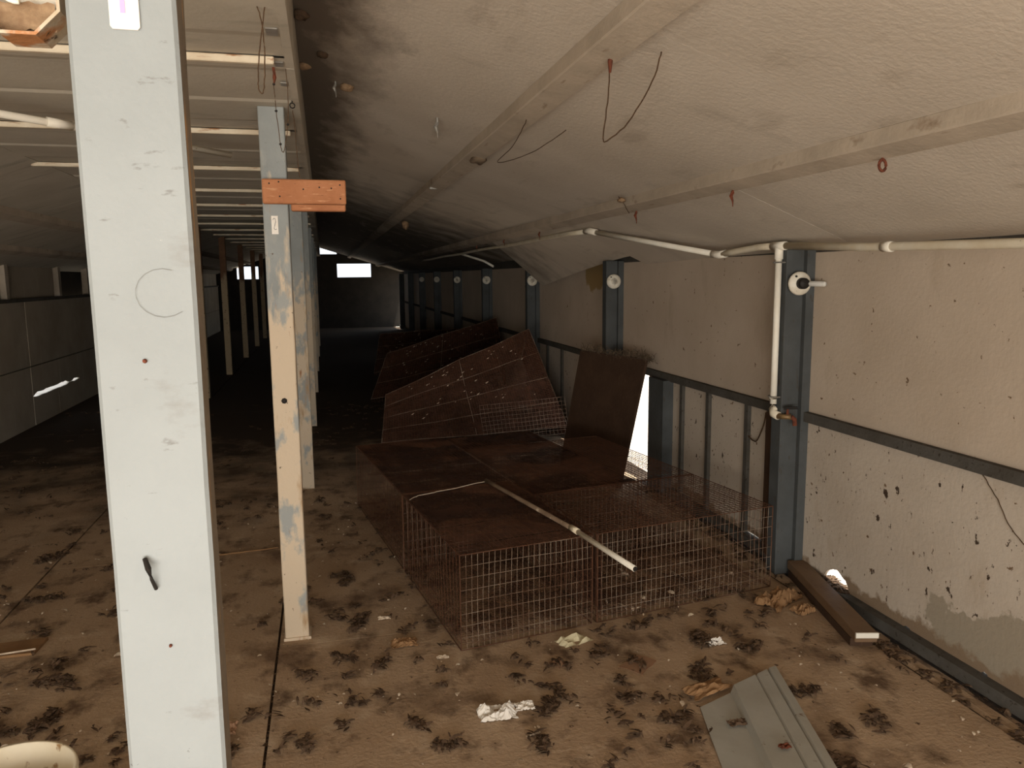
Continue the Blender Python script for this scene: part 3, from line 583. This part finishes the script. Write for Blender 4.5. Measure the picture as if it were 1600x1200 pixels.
# tipped cages behind
def tipped(name, pts, label, seed, nu, nv_, depth, ridges):
    """pts: BL BR TR TL of the crusted face turned to the aisle"""
    BL, BR, TR, TL = [Vector(p) for p in pts]; r = empty(name, BL, label, 'cage', 'tipped rusted cages along the right wall')
    nrm = (BR - BL).cross(TL - BL).normalized()
    def S(s, t): return BL * (1 - s) * (1 - t) + BR * s * (1 - t) + TR * s * t + TL * (1 - s) * t
    def W(s, t): return S(s, t) + nrm * (.035 * nv((s * 3, t * 3, seed), 1) + .018 * max(0, math.sin(t * math.pi * ridges)) ** 6)
    b = MB(BL); b.grid(lambda s, t: tuple(W(s, t)), 40, 30); f = b.build('crusted_face', 'crust', r, True)
    b = MB(BL)
    for i in range(nu + 1): b.tube([W(i / nu, j / 12) for j in range(13)], .0016, 4, False)
    for i in range(nv_ + 1): b.tube([W(j / 16, i / nv_) for j in range(17)], .0016, 4, False)
    b.build('face_mesh', 'rust', r)
    D = -nrm * depth
    for nm, (a, c) in {'upper_mesh': (TL, TR), 'lower_mesh': (BL, BR), 'end_mesh': (BR, TR), 'near_end_mesh': (BL, TL)}.items():
        b = MB(BL); wire_panel(b, a, c - a, D, round((c - a).length * 30), round(depth * 20), .0016, .01, seed); 
        if nm in ('end_mesh', 'upper_mesh'): crust(b, a, c - a, D, .008, seed)
        b.build(nm, 'rust', r)
    b = MB(BL)
    for t in [i / ridges for i in range(ridges + 1)]: b.tube([W(j / 16, min(1, t)) + nrm * .004 for j in range(17)], .0020, 5)
    for s in (0, .5, 1): b.tube([W(s, j / 12) for j in range(13)], .0025, 5)
    b.build('stiffener_wires', 'rust_pale', r)
    b = MB(BL)
    for i in range(46):
        s, t = random.uniform(.15, .9), random.uniform(.1, 1) ** .5; q = W(s, t) + nrm * .004; a = random.uniform(.006, .018)
        e1 = (TR - TL).normalized() * a; e2 = (TL - BL).normalized() * a * .5
        b.add([q - e1, q + e2 * .6, q + e1 + nrm * .006, q - e2], [(0, 1, 2, 3)])
    b.build('pale_flakes', 'chip', f)['kind'] = 'stuff'
    return r
tipped('tipped_cage', [(.45, 6.85, .03), (2.17, 6.75, .10), (1.93, 7.25, .99), (.52, 7.15, .42)], 'big rusted cage tipped on edge, its crusted face turned to the aisle', 3, 70, 60, .55, 4)
tipped('tipped_cage', [(.50, 9.3, .05), (2.15, 9.2, .30), (2.20, 9.9, .97), (.75, 9.8, .55)], 'second tipped rusted cage farther back, its ridged top against the wall', 8, 50, 40, .5, 3)
tipped('tipped_cage', [(.70, 11.9, .05), (2.12, 11.8, .25), (2.15, 12.6, .66), (.85, 12.5, .60)], 'farthest tipped cage lost in the dark by the right wall', 13, 40, 30, .5, 3)
b0 = (1.35, 6.62, .02); g_ = MB(b0); wire_panel(g_, (1.34, 6.60, .03), (.80, .02, .04), (-.03, .05, .33), 22, 9, .0012, .012, 5)
tag(g_.build('mesh_panel', 'rust_pale'), 'loose pale grid panel standing at the foot of the tipped cage', 'mesh panel')
# board leaning at the hole in the wall
lb = empty('leaning_board', (2.0, 5.4, 0), 'dark brown board leaning on the wall over the bright hole', 'board'); b0 = (2.0, 5.4, 0)
MB(b0).hexa([(1.978, 4.975, 0), (2.000, 4.982, 0), (1.800, 5.757, 0), (1.778, 5.75, 0), (2.170, 4.975, .92), (2.194, 4.982, .92), (1.974, 5.757, .915), (1.950, 5.75, .915)]).build('panel', 'dark_board', lb)
b = MB(b0)
for i in range(260):
    t = random.random() ** 1.5; y = 4.95 + .8 * t; x = 2.185 - .22 * t + random.uniform(-.015, .02); z = .915
    P = [Vector((x, y, z))]
    for k_ in range(5): P.append(P[-1] + Vector((random.uniform(-.014, .014), random.uniform(-.035, .035), random.uniform(-.012, .022))))
    b.tube(P, .0014, 3, False)
cb = b.build('cobweb_fringe', 'cobweb', lb); cb['kind'] = 'stuff'

# ------------------------------------------------------------------ loose things on the floor
pk = empty('plank', (2.14, 2.88, 0), 'brown plank with a white painted end lying along the wall foot', 'plank'); b0 = (2.14, 2.88, 0)
d = (Vector((2.21, 3.25, 0)) - Vector((2.015, 2.49, 0))).normalized(); pr_ = Vector((d.y, -d.x, 0)) * .090; s0 = Vector((2.005, 2.49, 0))
def plk(a, b_, z0, z1, g=0.0): return [s0 + d * a + Z * z0, s0 + d * a + pr_ + Z * z0, s0 + d * b_ + pr_ + Z * z0, s0 + d * b_ + Z * z0, s0 + d * a + Z * z1, s0 + d * a + pr_ + Z * z1, s0 + d * b_ + pr_ + Z * z1, s0 + d * b_ + Z * z1]
bevel(MB(b0).hexa(plk(.008, .80, .036, .078)).build('timber', 'brown_wood', pk), .003)
MB(b0).hexa(plk(.0, .0075, .058, .079)).build('painted_end', 'white_end', pk)
MB(b0).hexa(plk(.05, .78, .0, .0345)).build('lower_timber', 'dark_board', pk)
ms = empty('metal_siding', (1.35, 2.0, 0), 'grey ribbed metal siding sheet lying on the floor at the bottom edge', 'metal sheet'); b0 = (1.35, 2.0, 0)
fl_, wv, lvv = Vector((1.215, 2.275, .006)), Vector((.385, .135, 0)), Vector((-.27, -.95, 0))
prof = [(0, 0.0), (.38, .004), (.42, .030), (.70, .034), (.715, .026), (.735, .034), (.86, .036), (.875, .027), (.895, .037), (.985, .034), (1.0, .004)]
b = MB(b0); top = [fl_ + wv * s + Z * h for s, h in prof]; n = len(prof)
vv = top + [p + lvv for p in top] + [p - Z * .003 for p in top] + [p + lvv - Z * .003 for p in top]
b.add(vv, [(i, n + i, n + i + 1, i + 1) for i in range(n - 1)] + [(2 * n + i, 2 * n + i + 1, 3 * n + i + 1, 3 * n + i) for i in range(n - 1)] + [(i, i + 1, 2 * n + i + 1, 2 * n + i) for i in range(n - 1)] + [(n + i, 3 * n + i, 3 * n + i + 1, n + i + 1) for i in range(n - 1)] + [(0, 2 * n, 3 * n, n), (n - 1, 2 * n - 1, 4 * n - 1, 3 * n - 1)])
b.build('sheet', 'sheet', ms)
def crumple(name, c, sx, sy, h, m, label, cat, seed=0, rot=0.0, n=18, fl=.6):
    b = MB(c); ca, sa = math.cos(rot), math.sin(rot)
    def fn(u_, v_):
        x, y = (u_ - .5) * sx, (v_ - .5) * sy; e = 1 + .35 * nv((u_ * 2.5, v_ * 2.5, 0), 1, seed + 4)
        x, y = x * e, y * e
        z = .003 + h * (.35 + nv((u_ * 3, v_ * 3, 0), 1, seed)) * (1 - (2 * u_ - 1) ** 4) * (1 - (2 * v_ - 1) ** 4) + h * fl * abs(nv((u_ * 11, v_ * 11, 0), 1, seed + 1))
        return (c[0] + x * ca - y * sa, c[1] + x * sa + y * ca, c[2] + z)
    b.grid(fn, n, n); o = b.build(name, m); md = o.modifiers.new('thick', 'SOLIDIFY'); md.thickness = .0015
    return tag(o, label, cat)
crumple('crumpled_paper', (.520, 2.42, 0), .13, .09, .034, 'paper', 'crumpled dirty white paper on the floor in front of the cages', 'paper', 3)
crumple('paper_scrap', (.625, 2.44, 0), .07, .05, .018, 'paper', 'small white scrap torn beside the crumpled paper', 'paper', 8)
crumple('folded_paper', (.945, 2.865, 0), .13, .07, .035, 'cream_paper', 'yellowish folded paper scrap below the cage front corner', 'paper', 5, .3, 6, 0)
crumple('terracotta_chip', (.83, 2.70, 0), .05, .07, .012, 'tile', 'small reddish tile chip below the yellowish paper', 'tile chip', 6, .4, 5, 0)
crumple('cardboard', (1.285, 2.36, .014), .17, .08, .02, 'card', 'torn brown cardboard lying on the corner of the metal sheet', 'cardboard', 7, .25, 10)
crumple('tile_piece', (1.13, 2.62, 0), .13, .10, .004, 'tile', 'flat brown broken tile on the floor right of the yellowish paper', 'tile', 9, .7, 3, 0)
crumple('paper_scrap', (1.50, 2.70, 0), .07, .05, .022, 'paper', 'small grey-white tissue on the floor below the right cage', 'paper', 10)
crumple('card_scrap', (1.98, 3.0, 0), .20, .12, .05, 'card', 'crumpled brown wrapper beside the plank at the column foot', 'wrapper', 11, .5)
crumple('card_scrap', (2.03, 2.87, 0), .10, .07, .04, 'card', 'smaller brown wrapper lying against the plank', 'wrapper', 12, .2)
crumple('red_leaf', (1.33, 1.945, .045), .035, .025, .012, 'leaf_red', 'dark red leaf lying on the metal siding', 'leaf', 13)
crumple('leaf_on_sheet', (1.285, 2.14, .014), .07, .035, .012, 'leaf', 'dry brown leaf lying on the flat part of the metal siding', 'leaf', 14)
crumple('cream_chip', (.20, 3.28, 0), .05, .025, .012, 'chip', 'small cream scrap on the floor left of the cages', 'scrap', 15)
crumple('cream_chip', (.40, 2.86, 0), .05, .02, .01, 'chip', 'thin cream scrap at the front left cage corner', 'scrap', 16)
crumple('grey_scrap', (.26, 3.02, 0), .10, .07, .02, 'card', 'dull brown flat scrap left of the front cage', 'scrap', 17)
crumple('card_scrap', (-.39, 2.55, 0), .09, .07, .03, 'tile', 'torn tan scrap at the foot of the foreground post', 'scrap', 18)
o = MB((-1.35, 3.37, 0)).hexa([(-1.62, 3.30, .001), (-1.20, 3.305, .001), (-1.19, 3.44, .001), (-1.65, 3.42, .001), (-1.62, 3.30, .012), (-1.20, 3.305, .012), (-1.19, 3.44, .012), (-1.65, 3.42, .012)]).build('floor_board', 'card'); tag(o, 'thin flat board on the aisle floor at the left frame edge', 'board')
wire('pale_stick', [(-1.45, 3.30, .018), (-1.32, 3.31, .018), (-1.20, 3.325, .018)], .004, 'chip', 'thin pale stick lying on the flat board at the left', 'stick')
wire('pale_stick', [(-.62, 4.30, .006), (-.45, 4.32, .006), (-.31, 4.34, .006)], .004, 'card', 'thin stick across the aisle floor left of the second post', 'stick', .001)
wire('pale_stick', [(.585, 2.26, .005), (.635, 2.275, .005)], .004, 'chip', 'short pale stick on the floor below the crumpled paper', 'stick')
# bucket
bk = empty('bucket', (-.770, 1.865, 0), 'stained white plastic bucket at the bottom left corner', 'bucket'); b0 = (-.770, 1.865, 0)
b = MB(b0); n = 40; pr2 = [(.0, .115), (.10, .124), (.30, .145), (.335, .147), (.336, .154), (.350, .156), (.360, .153), (.358, .146), (.30, .140), (.02, .112), (.02, .001)]
vv = []; 
for z, r_ in pr2:
    for k_ in range(n):
        a = 2 * math.pi * k_ / n; vv.append((-.770 + r_ * math.cos(a), 1.865 + r_ * math.sin(a), z))
b.add(vv, [(i * n + k_, i * n + (k_ + 1) % n, (i + 1) * n + (k_ + 1) % n, (i + 1) * n + k_) for i in range(len(pr2) - 1) for k_ in range(n)] + [tuple(range(n - 1, -1, -1))])
b.build('body', 'bucket', bk, True)
MB(b0).tube([(-.770 + .16 * math.cos(a), 1.865 + .16 * math.sin(a), .30 - .10 * math.sin(-a)) for a in [math.pi + .2 * i for i in range(16)]], .003, 6).build('wire_handle', 'tin', bk)

# leaf clumps: dry litter that lies in dark tufts
def leaf(b, c, ln, wd, yaw, pitch, curl):
    ca, sa = math.cos(yaw), math.sin(yaw); P = []
    for i, (t, wf_) in enumerate([(0, .15), (.35, 1), (.7, .8), (1, .1)]):
        z = math.sin(pitch) * ln * t + curl * ln * math.sin(math.pi * t)
        for s_ in (-1, 1):
            x, y = (t - .5) * ln, s_ * wd * wf_ * .5
            P.append((c[0] + x * ca - y * sa, c[1] + x * sa + y * ca, c[2] + max(z, 0) + .001 + (.25 * wd if s_ > 0 else 0)))
    b.add(P, [(0, 2, 3, 1), (2, 4, 5, 3), (4, 6, 7, 5)])
def covered(x, y):      # under the metal sheet or the plank
    q = Vector((x, y, 0)) - Vector((1.215, 2.275, 0)); det = .385 * -.95 - (-.27) * .135
    a = (q.x * -.95 - (-.27) * q.y) / det; c = (.385 * q.y - .135 * q.x) / det
    return (-.12 < a < 1.12 and -.05 < c < 1.05) or (1.97 < x < 2.30 and 2.45 < y < 3.3)
def clump(b, x, y, rad, n, z0=0.0):
    ax = random.uniform(0, 3.14)
    for i in range(n):
        a, r_ = random.uniform(0, 6.28), rad * math.sqrt(random.random()); dx, dy = r_ * math.cos(a), r_ * .55 * math.sin(a)
        leaf(b, (x + dx * math.cos(ax) - dy * math.sin(ax), y + dx * math.sin(ax) + dy * math.cos(ax), z0 + random.uniform(0, .006)), random.uniform(.018, .05), random.uniform(.006, .016), random.uniform(0, 6.28), random.uniform(-.1, .35), random.uniform(0, .25))
BIG = [(-.12, 2.40, .05, 'right of the floor joint at the bottom'), (.25, 2.42, .05, 'left of the crumpled paper'), (.02, 2.95, .07, 'in front of the second post'), (.16, 2.86, .05, 'between second post and cage corner'), (.70, 2.40, .06, 'just right of the crumpled paper'),
       (.62, 2.22, .07, 'below the crumpled paper at the bottom edge'), (1.00, 2.40, .06, 'left of the torn cardboard'), (1.10, 2.24, .07, 'at the left edge of the metal siding'), (1.46, 2.74, .08, 'below the right cage front'), (1.60, 2.62, .05, 'between tissue and plank'),
       (1.33, 2.50, .07, 'above the torn cardboard'), (1.62, 2.28, .07, 'right of the siding corner'), (1.60, 2.03, .06, 'right of the siding, lower down'), (1.75, 2.05, .07, 'midway between siding and gutter'), (1.50, 1.88, .07, 'at the bottom right edge of the siding'),
       (1.25, 2.92, .06, 'at the foot of the right cage front'), (1.0, 2.72, .05, 'beside the broken tile'), (.33, 2.28, .06, 'near the bottom edge left of the crumpled paper'), (.10, 3.3, .07, 'between post row and cages'), (.05, 3.75, .07, 'farther back beside the left cages'),
       (-.36, 2.42, .05, 'beside the foreground post foot'), (-1.05, 3.05, .08, 'on the aisle floor left of the foreground post'), (-1.35, 3.9, .09, 'on the aisle floor near the flat board'), (-1.0, 2.75, .07, 'on the aisle floor above the bucket'), (-1.5, 4.5, .1, 'on the aisle floor by the left frame edge')]
for (x, y, rad, where) in BIG:
    b = MB((x, y, 0)); clump(b, x, y, rad, int(rad * 620)); tag(b.build('leaf_clump', 'leaf'), 'dark tuft of dry leaves ' + where, 'leaf clump', 'tufts of dry leaves on the floor')
b = MB(); 
for i in range(1700):
    y = 1.6 + 8 * random.random() ** 2.2; x = random.uniform(-2.9, 2.1)
    if nv((x, y, 0), 1.3, 4) < -.15 or covered(x, y): continue
    clump(b, x, y, random.uniform(.012, .055), random.randint(2, 12))
for i in range(160): clump(b, random.uniform(2.12, 2.22), random.uniform(1.2, 5), .03, 6, -.01)
for i in range(45):    # dirt in the joint under the post row
    y = random.uniform(1.9, 3.15); leaf(b, (-.243, y, -.010), .012, .007, random.uniform(0, 6.28), .1, .1)
for i in range(60): clump(b, XW + random.uniform(-.02, .03), random.uniform(2.90, 3.09), .025, 8, .04)
for i in range(260):
    p = A0 + u * random.uniform(.03, 1.5) + v * random.uniform(.03, 2.0); clump(b, p.x, p.y, .06, 12, .0)
o = b.build('leaf_litter', 'leaf'); tag(o, 'scattered dry brown leaf litter over the concrete floor', 'leaf litter', kind='stuff')
b = MB()
for i in range(900):
    y = 1.8 + 3.5 * random.random() ** 1.5; x = random.uniform(-1.8, 2.1); s_ = random.uniform(.002, .008) * (2.0 if random.random() < .05 else 1)
    if covered(x, y): continue
    leaf(b, (x, y, .001), s_ * 2, s_ * 1.4, random.uniform(0, 6.28), .2, .2)
for i in range(40):
    p = A0 + u * random.uniform(.7, 1.5) + v * random.uniform(.03, .6); s_ = random.uniform(.01, .03); leaf(b, (p.x, p.y, .01), s_ * 2, s_, random.uniform(0, 6.28), .2, .2)
o = b.build('pale_crumbs', 'chip'); tag(o, 'scattered pale crumbs and chips over the concrete floor', 'crumbs', kind='stuff')
